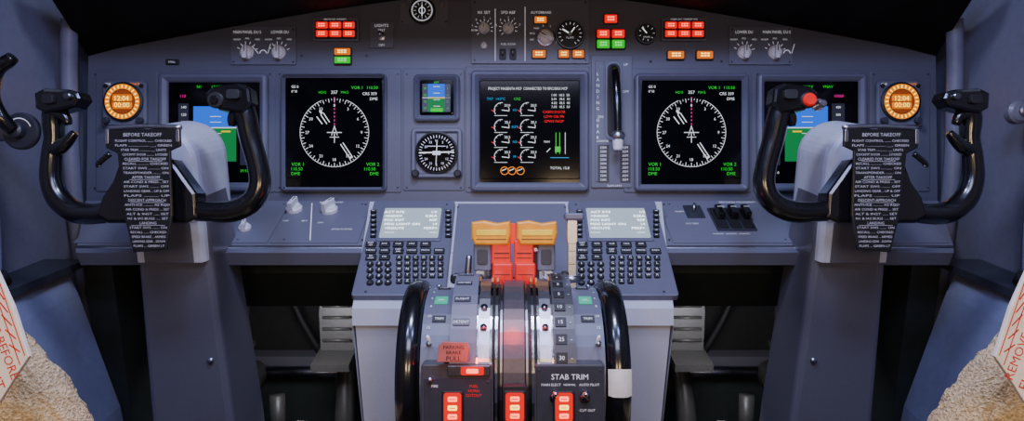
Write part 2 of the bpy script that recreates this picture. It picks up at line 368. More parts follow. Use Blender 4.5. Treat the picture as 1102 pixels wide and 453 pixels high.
def pfd(x0, m):
    def f(b):
        X = (lambda x: x0+x)
        b.rect(X(20), 115, X(66), 138, YS, EB); b.rect(X(20), 138, X(66), 174, YS, ETEAL)
        b.line(X(20), 138, X(66), 138, 1, YS-.2, EW)
        for k in range(-2, 5): b.line(X(38), 138+k*6, X(50), 138+k*6, .6, YS-.2, EW)
        b.line(X(28), 142, X(38), 142, 1.8, YS-.4, EY); b.line(X(50), 142, X(60), 142, 1.8, YS-.4, EY)
        b.rect(X(4), 112, X(15), 178, YS, BEZD); b.rect(X(70), 112, X(84), 178, YS, BEZD)
        for k in range(8):
            b.text(str(140-20*k if k < 6 else 40), X(10), 116+k*8, 4, YS-.2, EW); b.text(str(400-k*100 if k < 4 else 80-k*10), X(77), 116+k*8, 3.6, YS-.2, EW)
        b.text('110', X(9), 104, 4.6, YS, EM); b.text('10000', X(78), 104, 4.4, YS, EM)
        b.text('N1', X(26), 94, 4.2, YS, EG); b.text('LNAV', X(45), 94, 4.2, YS, EG); b.text('VNAV', X(66), 94, 4.2, YS, EG)
        b.text('CMD', X(45), 106, 5.4, YS, EG)
        b.text('29.92 IN', X(77), 184, 4, YS, EG); b.text('357 MAG', X(45), 187, 4.2, YS, EM)
        b.text('GS 0', X(10), 186, 4, YS, EW)
    return f
display('primary_flight_display', 174, 80, 290, 206, 184, 88, 280, 191, pfd(190, 0))
display('primary_flight_display', 813, 80, 930, 206, 822, 88, 921, 191, pfd(823, 1))
def eicas(b):
    b.text('PROJECT MAGENTA MCP  CONNECTED TO EPIC/SIXX MCP', 568, 96, 4.2, YS, EW, sx=.76)
    b.text('TAT  14.0°C', 524, 107, 3.8, YS, EC, 'L'); b.text('CRZ', 553, 107, 3.8, YS, EG, 'L')
    for j, y in enumerate((119, 137, 153, 169)):
        for x in (540, 568):
            b.ring(x, y, 7.6, 8.2, YS, EW, -10, 215, 36); b.line(x, y, x+7.6, y+1, .8, YS, EW); b.ticks(x, y, 6.3, 7.6, YS, EW, 6, .4, -10, 215)
            b.rect(x+1, y-8, x+11, y-3, YS-.1, SCREEN); b.text('20.%d' % j, x+6, y-5, 3.8, YS-.3, EW); b.line(x-8, y+2, x-11, y, .8, YS, ER)
            b.line(x-8, y+6, x+6, y+6, .5, YS, EW)
        b.text(('N1', 'EGT', 'N2', 'FF')[j], 554, y, 3.6, YS, EC)
    for x in (543, 551, 560): b.ring(x, 184, 3.6, 4.5, YS, EAMB, 0, 360); b.line(x-3, 184, x+2, 182, .9, YS, EW)
    for k in range(4):
        b.text('1 2 4 7'.split()[k]+'.0%d  18.5  %d0' % (k, k+2), 603, 103+k*4.2, 3.6, YS, EW)
    for k in range(3): b.text(('CABIN DOOR', 'LOW OIL PR', 'GPWS INOP')[k], 596, 121+k*5, 3.9, YS, ER)
    b.line(598, 143, 598, 166, .7, YS, EG); b.line(602, 143, 602, 166, .7, YS, EG); b.rect(597, 158, 603, 164, YS, EG)
    b.line(592, 160, 588, 164, .8, YS, EW); b.line(592, 170, 612, 170, .7, YS, EC); b.text('TRIM', 588, 153, 3, YS, EW)
    b.text('TOTAL 15.8', 602, 181, 4, YS, EW); b.line(608, 143, 608, 166, .6, YS, EW)
display('engine_display', 507, 77, 633, 206, 517, 88, 623, 192, eicas)
def standby(b):
    b.rect(455, 89, 485, 106, YS, EB); b.rect(455, 106, 485, 121, YS, ETEAL); b.line(455, 106, 485, 106, .8, YS-.2, EW)
    b.rect(455, 89, 461, 121, YS-.2, BEZD); b.rect(479, 89, 485, 121, YS-.2, BEZD); b.rect(455, 87, 485, 91, YS-.3, SCREEN)
    b.line(463, 106, 469, 106, 1.3, YS-.4, EY); b.line(472, 106, 478, 106, 1.3, YS-.4, EY)
    for k in range(4): b.line(467, 94+k*7, 474, 94+k*7, .6, YS-.3, EW); b.text('%d0' % (9-k), 458, 96+k*7, 3, YS-.4, EG); b.text('%d' % (3+k), 482, 96+k*7, 3, YS-.4, EG)
    b.text('APP', 470, 89.5, 3.2, YS-.5, EG); b.rect(464, 117, 477, 121, YS-.3, EG)
display('standby_attitude_display', 446, 81, 495, 131, 453, 87, 487, 123, standby)
b = camB('radio_magnetic_indicator', D0)
b.rr(443, 138, 498, 192, 5, [(0, -1), (0, -5), (1.5, -6.5), (4, -6.5), (6, -4)], BEZ, c1=True)
b.lathe(470.5, 165, [(23, -3), (23, -6.4), (21.5, -7), (21, -5)], BLACKM, n=40); b.rr(450, 145, 491, 185, 19, [(0, -6), (.2, -6.2)], SCREEN)
b.ticks(470.5, 165, 16, 19, -6.6, LBL, 36, .7)
for i, t in enumerate('N 3 6 E 12 15 S 21 24 W 30 33'.split()):
    a = radians(90-30*i); b.text(t, 470.5+13*cos(a), 165-13*sin(a), 3.6, -6.6, LBL)
b.line(452, 165, 489, 164, 1.5, -7, EW); b.line(470, 178, 471, 153, .8, -7, EW); b.line(461, 158, 480, 158, .7, -7, LBL); b.plate(466, 163, 475, 167.5, -7.6, -7, LBL)
for x in (448, 493): b.lathe(x, 187, [(4, -5), (4, -9), (3, -10)], BLACKM)
b.done()

def clock(cx):
    b = camB('cockpit_clock', D0)
    b.rr(cx-24, 87, cx+23, 137, 6, [(0, -1), (0, -6), (2, -8), (5, -8)], BEZ, c1=True)
    b.lathe(cx, 111, [(21, -8), (21, -10), (19.5, -11)], BLACKM, n=40)
    b.ring(cx, 111, 0, 12.6, -11.15, mat('clock_face_glow', (.05, .01, .002), .5, em=(1, .16, .0), es=.25))
    b.ring(cx, 111, 13.4, 18.6, -11.2, EAMB); b.ticks(cx, 111, 14.4, 17.6, -11.5, EAMBH, 24, 1.2)
    b.rect(cx-10, 103.6, cx+10, 104.4, -11.5, EAMB); b.rect(cx-10, 118, cx+10, 118.8, -11.5, EAMB)
    for yy, t in ((107.6, '12:04'), (114.6, '00:00')):
        b.plate(cx-10.5, yy-2.9, cx+10.5, yy+2.9, -11.6, -10.5, EAMB, r=1); b.text(t, cx, yy, 7.4, -12, EAMBH)
    b.text('CHR', cx-17, 92, 3.4, -8.4, LBL); b.text('TIME/DATE', cx+9, 92, 3.4, -8.4, EAMB)
    for sx in (-1, 1):
        b.lathe(cx+sx*18, 131, [(3.6, -8), (3.6, -12), (2.8, -13)], BEZD)
        b.lathe(cx+sx*19, 94, [(2, -8), (2, -10)], BLACKM)
    b.done()
clock(138); clock(964)

# ---------------------------------------------------------------- glareshield
b = B('glareshield')
A = top+[(1102-x, y) for x, y in reversed(top[:-1])]
rA = [P(x, y, 1.497) for x, y in A]
fx = lambda x: 551+(x-551)*1.105
rB = [P(fx(x), -14 if 80 < x < 1020 else -8, 1.26) for x, y in A]
rC = [p+Vector((0, -.012, .05)) for p in rB]
rD = [p+Vector((0, -.003, .10 if 0 < i < len(rA)-1 else .03)) for i, p in enumerate(rA)]
b.loft([rA, rB, rC, rD, rA], GLARE, closed=False)
b.done()

# ---------------------------------------------------------------- lower shelf panel
sb = P(551, 216, 1.49); sf = P(551, 266, 1.33); upv = (sb-sf).normalized()
Yin = upv.cross(RX)
if Yin.dot(FW) < 0: Yin = -Yin
b = B('lower_instrument_shelf', sf, Yin, RX, 1.4/FPX, True)
b.poly([(83, 264), (92, 216), (1010, 216), (1026, 264)], 0, 12, SHELF)
b.tube([(83, 2, 266), (330, 2, 266), (551, 2, 266), (770, 2, 266), (1026, 2, 266)], 3.2, METAL, n=10)
b.poly([(82, 273), (82, 268), (1026, 268), (1026, 273)], -1, 14, SHELF)
b.plate(303, 218, 393, 262, -1.5, 0, SHELF); b.plate(716, 218, 850, 262, -1.5, 0, SHELF); b.plate(252, 218, 300, 262, -1.5, 0, SHELF)
b.line(336, 220, 334, 260, 1, -1.8, LBL)
b.knob(317, 227, 9, 13, KNOB, 80, y=-1.5); b.knob(355, 228, 9, 13, KNOB, 60, y=-1.5); b.knob(264, 247, 6.5, 9, KNOB, 100, y=-1.5)
b.text('BACKGROUND', 357, 219, 3.8, -1.8, LBL); b.text('AFDS FLOOD', 368, 248, 3.8, -1.8, LBL); b.text('OFF', 308, 239, 3.6, -1.8, LBL); b.text('BRT', 328, 239, 3.6, -1.8, LBL); b.text('OFF', 345, 241, 3.6, -1.8, LBL)
b.text('PANEL', 276, 226, 3.8, -1.8, LBL)
b.text('GROUND PROXIMITY', 793, 219, 4.2, -1.8, LBL); b.text('FLAP', 776, 224, 3.6, -1.8, LBL); b.text('GEAR', 788, 224, 3.6, -1.8, LBL); b.text('TERR', 801, 224, 3.6, -1.8, LBL)
b.plate(766, 226, 808, 250, -3, -1, BEZD)
for x in (773, 787, 801):
    b.plate(x-5.5, 227, x+5.5, 248, -4.5, -1, BLACKM); b.plate(x-4, 230, x+4, 240, -13, -3, BLACK, r=2, bev=1.5); b.line(x-3, 233, x+3, 233, .8, -13.2, LBL)
    b.text('NORMAL', x, 253, 2.8, -1.8, LBL)
b.plate(737, 223, 756, 236, -3, -1, BEZD); b.cyl((746, -3, 230), (746, -10, 227), 1.6, METAL); b.text('NORM', 731, 229, 3.4, -1.8, LBL); b.text('SYS TEST', 745, 242, 3.6, -1.8, LBL)
for x in (306, 390, 720, 845, 256):
    for y in (221, 259): b.screw(x, y, y=-1.5)
for x0 in (100, 860):
    b.plate(x0, 220, x0+140, 262, -1.2, 0, SHELF)
b.done()
b = B('under_panel_bulkhead')
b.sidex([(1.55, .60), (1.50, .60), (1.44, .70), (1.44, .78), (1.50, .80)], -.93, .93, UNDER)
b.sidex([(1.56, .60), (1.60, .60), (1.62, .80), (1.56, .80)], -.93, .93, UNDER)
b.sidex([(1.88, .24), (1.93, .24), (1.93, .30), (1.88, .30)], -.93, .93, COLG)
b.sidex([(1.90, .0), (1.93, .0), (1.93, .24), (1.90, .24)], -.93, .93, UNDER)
for sx in (-1, 1):
    b.tube([(sx*.30, 1.9, .62), (sx*.5, 1.86, .56), (sx*.8, 1.86, .60)], .012, BLACKM, n=8)
    b.tube([(sx*.34, 1.93, .7), (sx*.42, 1.9, .5), (sx*.40, 1.9, .3)], .015, BLACKM, n=8)
    b.tube([(sx*.62, 1.93, .7), (sx*.66, 1.9, .5), (sx*.58, 1.9, .3)], .012, BLACKM, n=8)
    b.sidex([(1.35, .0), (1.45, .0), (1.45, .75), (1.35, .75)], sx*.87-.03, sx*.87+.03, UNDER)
b.done()

# ---------------------------------------------------------------- pedestal
b = B('center_pedestal')
TL, TR = P(398, 217, 1.43), P(712, 217, 1.43); BL, BR = P(379, 332, 1.20), P(725, 332, 1.20)
GL = Vector((BL.x+.025, BL.y+.02, 0)); GR = Vector((BR.x-.03, BR.y+.02, 0))
lip = Vector((0, -.006, -.03)); inn = Vector((.004, .006, -.0)); inr = Vector((-.004, .006, 0))
b.loft([[tuple(TL), tuple(TR)], [tuple(BL), tuple(BR)], [tuple(BL+lip), tuple(BR+lip)], [tuple(BL+lip+inn), tuple(BR+lip+inr)], [tuple(GL), tuple(GR)]], LIGHTG, closed=False)
for a, c, g, sg in ((TL, BL, GL, 1), (TR, BR, GR, -1)):
    b.add([tuple(a), tuple(c), tuple(c+lip), tuple(g), (g.x, a.y, 0)], [(0, 1, 2, 3, 4)], LIGHTG)
b.add([tuple(TL), tuple(TR), (GR.x, TL.y, 0), (GL.x, TL.y, 0)], [(0, 1, 2, 3)], LIGHTG)
b.done()
t0 = P(551, 217, 1.43); t1 = P(551, 332, 1.20); uv = (t0-t1).normalized(); Yc = uv.cross(RX)
if Yc.dot(FW) < 0: Yc = -Yc
def cdu(xa, xb, ya, yb, scr):
    b = B('control_display_unit', t1, Yc, RX, 1.3/FPX, True)
    b.plate(xa, ya, xb, yb, -7, 0, BEZ, r=3, bev=1.2)
    w = xb-xa
    b.plate(scr[0]-3, scr[1]-3, scr[2]+3, scr[3]+3, -8.5, -6.5, BEZ, r=3); b.rr(scr[0], scr[1], scr[2], scr[3], 2, [(0, -8.6), (.4, -8.8)], LCD)
    L = scr[0]+3; Rr = scr[2]-3
    H = scr[3]-scr[1]
    for i, (t, t2) in enumerate((('ACT RTE', '1/2'), ('<INDEX', 'KSEA'), ('POS INIT', 'REF'), ('MSG LIGHT ON', '14'), ('<ROUTE', 'PERF>'), ('------', '-----'))):
        y = scr[1]+4.5+i*(H-6)/6
        b.text(t, L, y, 5, -9.2, LCDT, 'L', sx=1.15); b.text(t2, Rr, y, 5, -9.2, LCDT, 'R', sx=1.15)
    for j in range(6):
        y = scr[1]+4+j*5.2
        for x in (scr[0]-9, scr[2]+9): b.plate(x-3.2, y-1.2, x+3.2, y+1.2, -10.5, -6.5, BLACKM, r=.8); b.line(x-1.5, y, x+1.5, y, .6, -10.7, LBL)
    y0 = scr[3]+7
    rows = [('INIT REF', 'RTE', 'CLB', 'CRZ', 'DES', ''), ('MENU', 'LEGS', 'DEP ARR', 'HOLD', 'PROG', 'EXEC'), ('N1 LIMIT', 'FIX', '', '', '', '')]
    kx = xa+w*.10; dx = w*.155
    for r_, row in enumerate(rows):
        for c_, t in enumerate(row):
            if not t: continue
            x = kx+c_*dx; y = y0+r_*7.0
            b.plate(x-5.7, y-2.5, x+5.7, y+2.6, -9.5, -6.5, BLACKM, r=1.2, bev=.8)
            b.text(t.split()[0], x, y-(.9 if ' ' in t else 0), 3.4, -9.8, LBL)
            if ' ' in t: b.text(t.split()[1], x, y+1.5, 2.8, -9.8, LBL)
    L_ = 'ABCDEFGHIJKLMNOPQRSTUVWXYZ/'
    i = 0
    for r_ in range(6):
        for c_ in range(6):
            if i >= len(L_): break
            x = xa+w*.42+c_*w*.094; y = y0+14.5+r_*6.3
            if y > yb-4: break
            b.plate(x-3.2, y-2.2, x+3.2, y+2.2, -9.5, -6.5, BLACKM, r=1.1, bev=.8); b.text(L_[i], x, y, 4.4, -9.8, LBL); i += 1
    for r_ in range(4):
        for c_ in range(3):
            x = xa+w*.09+c_*w*.102; y = y0+21+r_*6.6
            if y > yb-4: continue
            b.lathe(x, y, [(3.7, -6.5), (3.7, -8.5), (3.1, -9.5)], BLACKM, n=16); b.text('123456789.0+'[r_*3+c_], x, y, 4.6, -9.8, LBL)
    for x in (xa+3.5, xb-3.5):
        for y in (ya+4, yb-4): b.screw(x, y, 1.4, y=-7)
    b.done()
cdu(391, 485, 221, 323, (412, 230, 474, 262))
cdu(616, 717, 221, 323, (632, 230, 696, 262))
b = B('pedestal_forward_panel', t1, Yc, RX, 1.3/FPX, True)
b.plate(489, 221, 612, 300, -3, 0, SHELF)
for x in (493, 608): b.screw(x, 225, 1.4, y=-3)
b.done()

# ---------------------------------------------------------------- throttle quadrant
C = Vector((.003, 1.004, .678))
def arc(r, a0, a1, n=20): return [(C.y-r*cos(radians(a0+(a1-a0)*i/n)), C.z+r*sin(radians(a0+(a1-a0)*i/n))) for i in range(n+1)]
def slab(b, r, x0, x1, m, a0=-10, a1=150):
    pts = arc(r, a0, a1)
    pts = [(pts[0][0], .3)]+pts+[(pts[-1][0], .3)]
    b.sidex(pts, x0, x1, m)
b = B('throttle_quadrant')
slab(b, .128, -.132, .134, BEZ)
slab(b, .150, -.088, -.050, SHELF); slab(b, .150, .058, .090, BRONZE)
slab(b, .142, -.050, -.032, METAL); slab(b, .142, .038, .058, METAL)
slab(b, .132, -.030, .036, BLACKM)
for x in (-.032, -.024, .028, .036): slab(b, .148, x, x+.0035, CHROME)
slab(b, .150, -.051, -.048, CHROME); slab(b, .150, .056, .059, CHROME)
slab(b, .140, -.012, .018, BRONZE, -10, 150)
for x in (-.017, .020): slab(b, .138, x, x+.003, METALD)
def arcframe(a, r, x=0):
    rad_ = radians(a); O = Vector((x, C.y-r*cos(rad_), C.z+r*sin(rad_))); n = Vector((0, -cos(rad_), sin(rad_))); return O, -n
def arctext(b, t, x, a, r, size, m, plate=None):
    O, Y = arcframe(a, r, x); q = B('tmp', O, Y, RX, 1.0)
    if plate: q.plate(-plate[0], -plate[1], plate[0], plate[1], -.0012, .002, plate[2], r=.001, bev=.0004)
    q.text(t, 0, 0, size, -.0016, m)
    for f, mi, sm in zip(q.F, q.FM, q.FS):
        mm = q.mats[mi]
        if mm not in b.mats: b.mats.append(mm)
        b.F.append(tuple(i+len(b.V) for i in f)); b.FM.append(b.mats.index(mm)); b.FS.append(sm)
    b.V.extend(q.V)
for i, t in enumerate(('DOWN', 'ARMED', 'FLIGHT', 'DETENT', 'UP')): arctext(b, t, -.073, 98-i*16, .150, .0062, LBL, (.012, .0055, BEZD))
for i, t in enumerate('0 1 2 5 10 15 25 30 40'.split()): arctext(b, t, .070, 100-i*10, .150, .0085, LBL, (.008, .0075, BLACKM))
for i in range(9): arctext(b, '-', .084, 100-i*10, .150, .009, LBL)
for x in (-.108, .112):
    for a, t, m in ((98, 'STAB', BLACKM), (76, 'APL', GREENI), (58, 'TRIM', BLACKM)): arctext(b, t, x, a, .128, .006, LBL, (.010, .010 if m is GREENI else .006, m))
for i in range(7): arctext(b, '%d' % (i*2), -.122, 105-i*9, .128, .006, LBL); arctext(b, '%d' % (i*2), .127, 105-i*9, .128, .006, LBL)
for x in (-.118, .122): b.cyl((x, C.y-.10, C.z+.085), (x, C.y-.125, C.z+.105), .002, LBL)
for x in (-.12, .125):
    for a in (40, 110):
        O, Y = arcframe(a, .128, x); b.cyl(tuple(O), tuple(O-Y*.004), .004, METAL)
for a in (62, 48):
    for x in (-.041, .048):
        O, Y = arcframe(a, .142, x); b.cyl(tuple(O), tuple(O-Y*.004), .005, METALD)
b.done()
for x0 in (-.150, .153):
    b = B('trim_wheel', Vector((x0, C.y, C.z)), Vector((1, 0, 0)), Vector((0, 1, 0)), 1.0)
    n = 64; w = .0165
    prof = [(.112, -w*.5), (.118, -w), (.132, -w), (.139, -w*.6), (.1405, 0), (.139, w*.6), (.132, w), (.118, w), (.112, w*.5)]
    b.loft([[(r*cos(2*pi*i/n), y, r*sin(2*pi*i/n)) for i in range(n)] for r, y in prof]+[[(.112*cos(2*pi*i/n), -w*.5, .112*sin(2*pi*i/n)) for i in range(n)]], BLACK, smooth=True)
    b.loft([[(r*cos(2*pi*i/n), y, r*sin(2*pi*i/n)) for i in range(n)] for r, y in ((.02, -.010), (.113, -.006), (.113, .006), (.02, .010))], BLACKM, True, True)
    b.cyl((0, -.03, 0), (0, .03, 0), .02, METAL)
    if x0 > 0:
        a0, a1 = 188, 204
        b.loft([[(r*cos(radians(a0+(a1-a0)*k/4)), y, r*sin(radians(a0+(a1-a0)*k/4))) for r, y in ((.1335, -w*1.02), (.1405, -w*.6), (.1420, 0), (.1405, w*.6), (.1335, w*1.02))] for k in range(5)], WCLOTH, closed=False, smooth=True)
    b.done()
# thrust levers
b = camB('thrust_levers', 1.17)
YB = mat('yellow_bright', (.9, .62, .03), .4, em=(1, .6, .02), es=.1)
for x0, x1 in ((509, 549), (557, 598)):
    s = 1 if x0 < 550 else -1
    ax = (x0+x1)/2
    b.plate(ax-9, 262, ax+9, 330, -2, 14, BLACKM, r=2)
    ga, gb = (x0+1, x0+20) if s > 0 else (x1-20, x1-1)
    b.plate(ga, 262, gb, 291, -8, 10, BEZ, r=2, bev=1.5); b.plate(ga+2, 291, gb-2, 306, -2, 10, METAL, r=2); b.plate(ga+4, 268, gb-4, 284, -9, -7, BEZD, r=2)
    b.poly([(x0-1, 239), (x0+12, 237), (x0+26, 240), (x1, 238), (x1+1, 251), (x1-2, 263), (x0+3, 263), (x0-1, 256)], -14, 14, YEL, bev=2.5)
    b.plate(x0+4, 247, x1-4, 253, -15, -13.5, YB, r=1.5); b.line(x0+4, 257, x1-4, 257, .8, -14.3, LBLK)
    rx = 530 if s > 0 else 554
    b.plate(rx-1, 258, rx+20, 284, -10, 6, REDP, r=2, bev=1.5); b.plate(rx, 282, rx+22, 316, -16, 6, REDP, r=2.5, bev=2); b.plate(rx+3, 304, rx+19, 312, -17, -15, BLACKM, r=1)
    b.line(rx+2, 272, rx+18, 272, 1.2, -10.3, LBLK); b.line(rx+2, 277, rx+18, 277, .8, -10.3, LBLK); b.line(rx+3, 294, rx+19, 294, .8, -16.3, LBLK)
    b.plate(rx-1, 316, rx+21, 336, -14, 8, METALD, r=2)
    b.cyl((x0+3, 0, 268), (x1-3, 0, 268), 5, METAL)
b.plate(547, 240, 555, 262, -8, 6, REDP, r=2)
b.tube([(500, 4, 330), (503, 0, 300), (505, -2, 275)], [5, 4, 3], METAL)
b.done()
b = camB('speed_brake_lever', 1.13)
b.tube([(500, 8, 345), (498, 2, 325), (496, 0, 306)], [4, 4, 3.5], METAL); b.plate(485, 294, 508, 305, -8, 8, BLACK, r=4, bev=2)
b.done()
b = camB('flap_lever', 1.10)
b.plate(611, 250, 620, 345, -3, 3, METAL, r=2); b.plate(607, 229, 628, 237, -8, 8, BEZ, r=3, bev=2); b.plate(610, 236, 621, 262, -5, 5, METAL, r=3)
b.plate(604, 292, 612, 318, -4, 5, BLACKM, r=2); b.cyl((606, -4, 300), (624, -4, 300), 4, METAL)
for k in range(4): b.line(612, 270+k*14, 619, 270+k*14, .8, -3.3, LBLK)
b.done()
b = camB('engine_start_levers', 1.0)
for x in (521, 584):
    b.plate(x-7, 330, x+7, 345, -10, 8, METAL, r=4, bev=3); b.plate(x-3, 344, x+3, 376, -4, 6, METAL, r=1)
    b.plate(x-4, 334, x+4, 341, -10.6, -9, BLACKM, r=1)
b.done()
def redlamp(b, x0, x1, y0, y1):
    b.plate(x0, y0, x1, y1, -6, -1, BLACKM, r=3, bev=1.5); b.plate(x0+2, y0+2, x1-2, y1-2, -7, -5, LRED, r=3)
    cx = (x0+x1)/2; h = (y1-y0)/5
    for k in range(3):
        yy = y0+h*(1.2+k*1.3)
        b.plate(cx-5, yy-h*.38, cx+5, yy+h*.38, -7.8, -6.5, LAMBH if k == 1 else LPINK, r=1.2)
        b.line(cx-3, yy, cx+3, yy, 1, -8, LRED)
b = camB('stab_trim_switch_panel', .93)
b.plate(575, 392, 651, 480, 0, 62, BRONZE, r=3, bev=1.5)
b.rr(577, 394, 649, 470, 2, [(0, -.2), (.5, -1.5)], BEZD)
b.text('STAB TRIM', 613, 405, 8.4, -2, LBL); b.text('MAIN ELECT', 593, 413.5, 3.8, -2, LBL); b.text('NORMAL', 613, 413.5, 3.2, -2, LBL); b.text('AUTO PILOT', 634, 413.5, 3.8, -2, LBL)
for x in (597, 629):
    b.cyl((x, -1, 427), (x, -5, 427), 5.5, METALD); b.cyl((x, -4, 427), (x, -16, 419), 2.0, CHROME, 2.8)
b.text('CUT OUT', 632, 441, 3.8, -2, LBL)
redlamp(b, 595, 618, 419, 454)
for x in (580, 646): b.screw(x, 398, 1.6, y=-1.5)
b.done()
b = camB('parking_brake_panel', .93)
b.plate(453, 392, 531, 480, 0, 62, BRONZE, r=3, bev=1.5); b.rr(456, 407, 529, 470, 2, [(0, -.2), (.5, -1.5)], BEZD)
b.plate(482, 393, 527, 404, -3, 0, METALD, r=1); b.plate(496, 394, 521, 403, -4, -2, LRED, r=2); b.plate(502, 396, 515, 401, -4.6, -3.6, LPINK, r=1.5)
b.text('FUEL', 510, 415, 4.2, -2, ER); b.text('FIRE', 468, 415, 4, -2, LBL); b.text('HORN', 510, 420, 4.2, -2, ER); b.text('CUTOUT', 510, 425, 4.2, -2, ER)
redlamp(b, 476, 499, 419, 455)
b.cyl((463, -1, 408), (463, -6, 408), 3, METAL); b.screw(525, 411, 1.6, y=-1.5)
b.cyl((480, 12, 395), (480, 2, 378), 3, METAL)
b.poly([(473, 370), (478, 366), (503, 367), (506, 372), (504, 388), (471, 388)], -8, -5, SIGN, bev=.8)
b.text('PARKING', 489, 372, 5.4, -8.3, LBLK); b.text('BRAKE', 489, 377.5, 5.4, -8.3, LBLK); b.text('PULL', 489, 384, 7.4, -8.3, LBLK)
b.done()
b = camB('center_stand_lamp', .91)
b.plate(541, 415, 567, 470, -3, 8, BLACKM, r=3); redlamp(b, 542, 566, 419, 454)
b.done()

# ---------------------------------------------------------------- columns and yokes
for mir in (False, True):
    sx = -1 if not mir else 1; X0 = sx*.630
    b = B('control_column')
    def sec(z, hw, y0, y1, r=.012):
        out = []
        for (ox, oy, a0) in ((X0+hw-r, y1-r, 0), (X0-hw+r, y1-r, 90), (X0-hw+r, y0+r, 180), (X0+hw-r, y0+r, 270)):
            for k in range(4):
                t = radians(a0+30*k); out.append((ox+r*cos(t), oy+r*sin(t), z))
        return out
    b.loft([sec(0, .088, 1.20, 1.38), sec(.45, .081, 1.20, 1.36), sec(.80, .069, 1.20, 1.33), sec(.92, .066, 1.20, 1.31)], COLG, True, True)
    n = 20; hw = .065; zc = .985
    def arch(y, k):
        p = [(X0-hw*k, y, .80)]
        for i in range(n+1):
            a = pi-pi*i/n; p.append((X0+hw*k*cos(a), y, zc+hw*k*sin(a)))
        p.append((X0+hw*k, y, .80)); return p
    b.loft([arch(1.185, .90), arch(1.195, .98), arch(1.205, 1), arch(1.31, 1), arch(1.325, .96)], HEADG, True, True)
    b.sidex([(1.183, .80), (1.187, .80), (1.187, .93), (1.183, .93)], X0-.045, X0+.045, COLG)
    b.cyl((X0, 1.19, .94), (X0, 1.145, .94), .035, METAL)
    for z in (.3, .6): b.cyl((X0-.05*sx, 1.205, z), (X0-.05*sx, 1.196, z), .006, METAL)
    b.done()
    b = camB('control_yoke', 1.15, mir)
    b.tube([(80, 0, 107), (64, 0, 111), (57, 1, 126), (57, 2, 148), (54, 2, 170), (54, 2, 193), (62, 2, 214), (80, 2, 228), (105, 0, 230), (135, 0, 224), (165, 0, 222)],
           [10, 12.5, 11, 9.5, 10, 11, 12, 12, 11, 12, 13], BLACK, n=18)
    b.tube([(238, 0, 104), (256, 0, 109), (264, 1, 126), (269, 2, 150), (276, 2, 175), (279, 2, 198), (271, 2, 216), (250, 2, 227), (225, 0, 228), (195, 0, 224), (165, 0, 222)],
           [10, 12.5, 12, 11.5, 11, 11.5, 12, 12, 11, 12, 13], BLACK, n=18)
    b.poly([(45, 102), (55, 97), (80, 98), (92, 101), (95, 108), (88, 117), (72, 121), (56, 124), (46, 118)], -13, 11, BLACK, bev=3.5)
    b.poly([(273, 97), (262, 91), (234, 95), (226, 102), (228, 111), (240, 120), (266, 124), (275, 112)], -13, 11, BLACK, bev=3.5)
    b.plate(56, 104, 68, 114, -17, -11, BLACKM, r=3); b.lathe(82, 106, [(4, -12), (4, -16), (3, -17)], METALD)
    b.plate(250, 99, 264, 109, -17, -11, BLACKM, r=3)
    b.lathe(238, 110, [(8.5, -11), (8.5, -15), (7.5, -16)], BLACKM)
    if mir: b.lathe(238, 110, [(7, -15), (7, -18), (5.5, -20)], REDSW)
    else: b.lathe(238, 110, [(4.5, -15), (4.5, -18), (3.5, -19)], BLACK)
    if mir: b.lathe(222, 113, [(4.5, 0), (4.5, -12), (3, -14)], METAL); b.lathe(222, 113, [(6.5, 2), (6.5, -2)], CHROME)
    b.tube([(58, 0, 162), (67, -2, 158), (75, -2, 151), (82, -2, 143)], [8, 7.5, 6, 4], BLACK)
    b.tube([(61, -2, 122), (71, -2, 126), (75, -2, 134)], [8, 6, 4], BLACK)
    b.tube([(260, 0, 118), (252, -2, 126), (250, -2, 136)], [8, 6, 3.5], BLACK)
    b.poly([(127, 196), (136, 172), (190, 172), (203, 190), (216, 208), (218, 234), (205, 240), (122, 240), (110, 232), (116, 212)], -12, 16, BLACK, bev=4)
    b.lathe(163, 190, [(26, 6), (26, 14), (20, 18)], BLACK, n=32)
    b.done()
    b = camB('checklist_placard', 1.12, mir)
    b.poly([(118, 141), (198, 139), (199, 158), (188, 163), (190, 232), (184, 268), (149, 271), (139, 232), (132, 166), (120, 160)], -10, -6, SILK, bev=1)
    b.tube([(119, -8, 139), (160, -9, 137), (199, -8, 138)], 2.6, METAL, n=10)
    b.tube([(112, -8, 180), (112, -9, 176), (124, -9, 166)], 3, BLACK, n=8)
    b.plate(119, 140, 123, 156, -10.6, -6, METAL, r=2); b.plate(194, 140, 198, 154, -10.6, -6, METAL, r=2)
    lines = ['FLIGHT CONTROL ........ CHECKED', 'FLAPS .................... __, GREEN', 'STAB TRIM .............. __ UNITS', 'COCKPIT DOOR ........... LOCKED',
             '#CLEARED FOR TAKEOFF', 'RECALL ............. CHECKED', 'START SWS ........... ON', 'TRANSPONDER ......... ON', '#AFTER TAKEOFF', 'AIR COND & PRESS .. SET', 'START SWS ......... OFF', 'LANDING GEAR .. UP & OFF', 'FLAPS .......... UP',
             '#DESCENT-APPROACH', 'ANTI-ICE .......... AS RQD', 'AIR COND & PRESS ... SET', 'ALT & INST ..... SET', 'N1 & IAS BUGS ..... SET', '#LANDING', 'START SWS ........ ON', 'RECALL ...... CHECKED', 'SPEED BRAKE .. ARMED', 'LANDING GEAR .. DOWN', 'FLAPS ... GREEN LT']
    b.text('BEFORE TAKEOFF', 159, 146, 5.2, -10.3, LBLP)
    y = 152.5
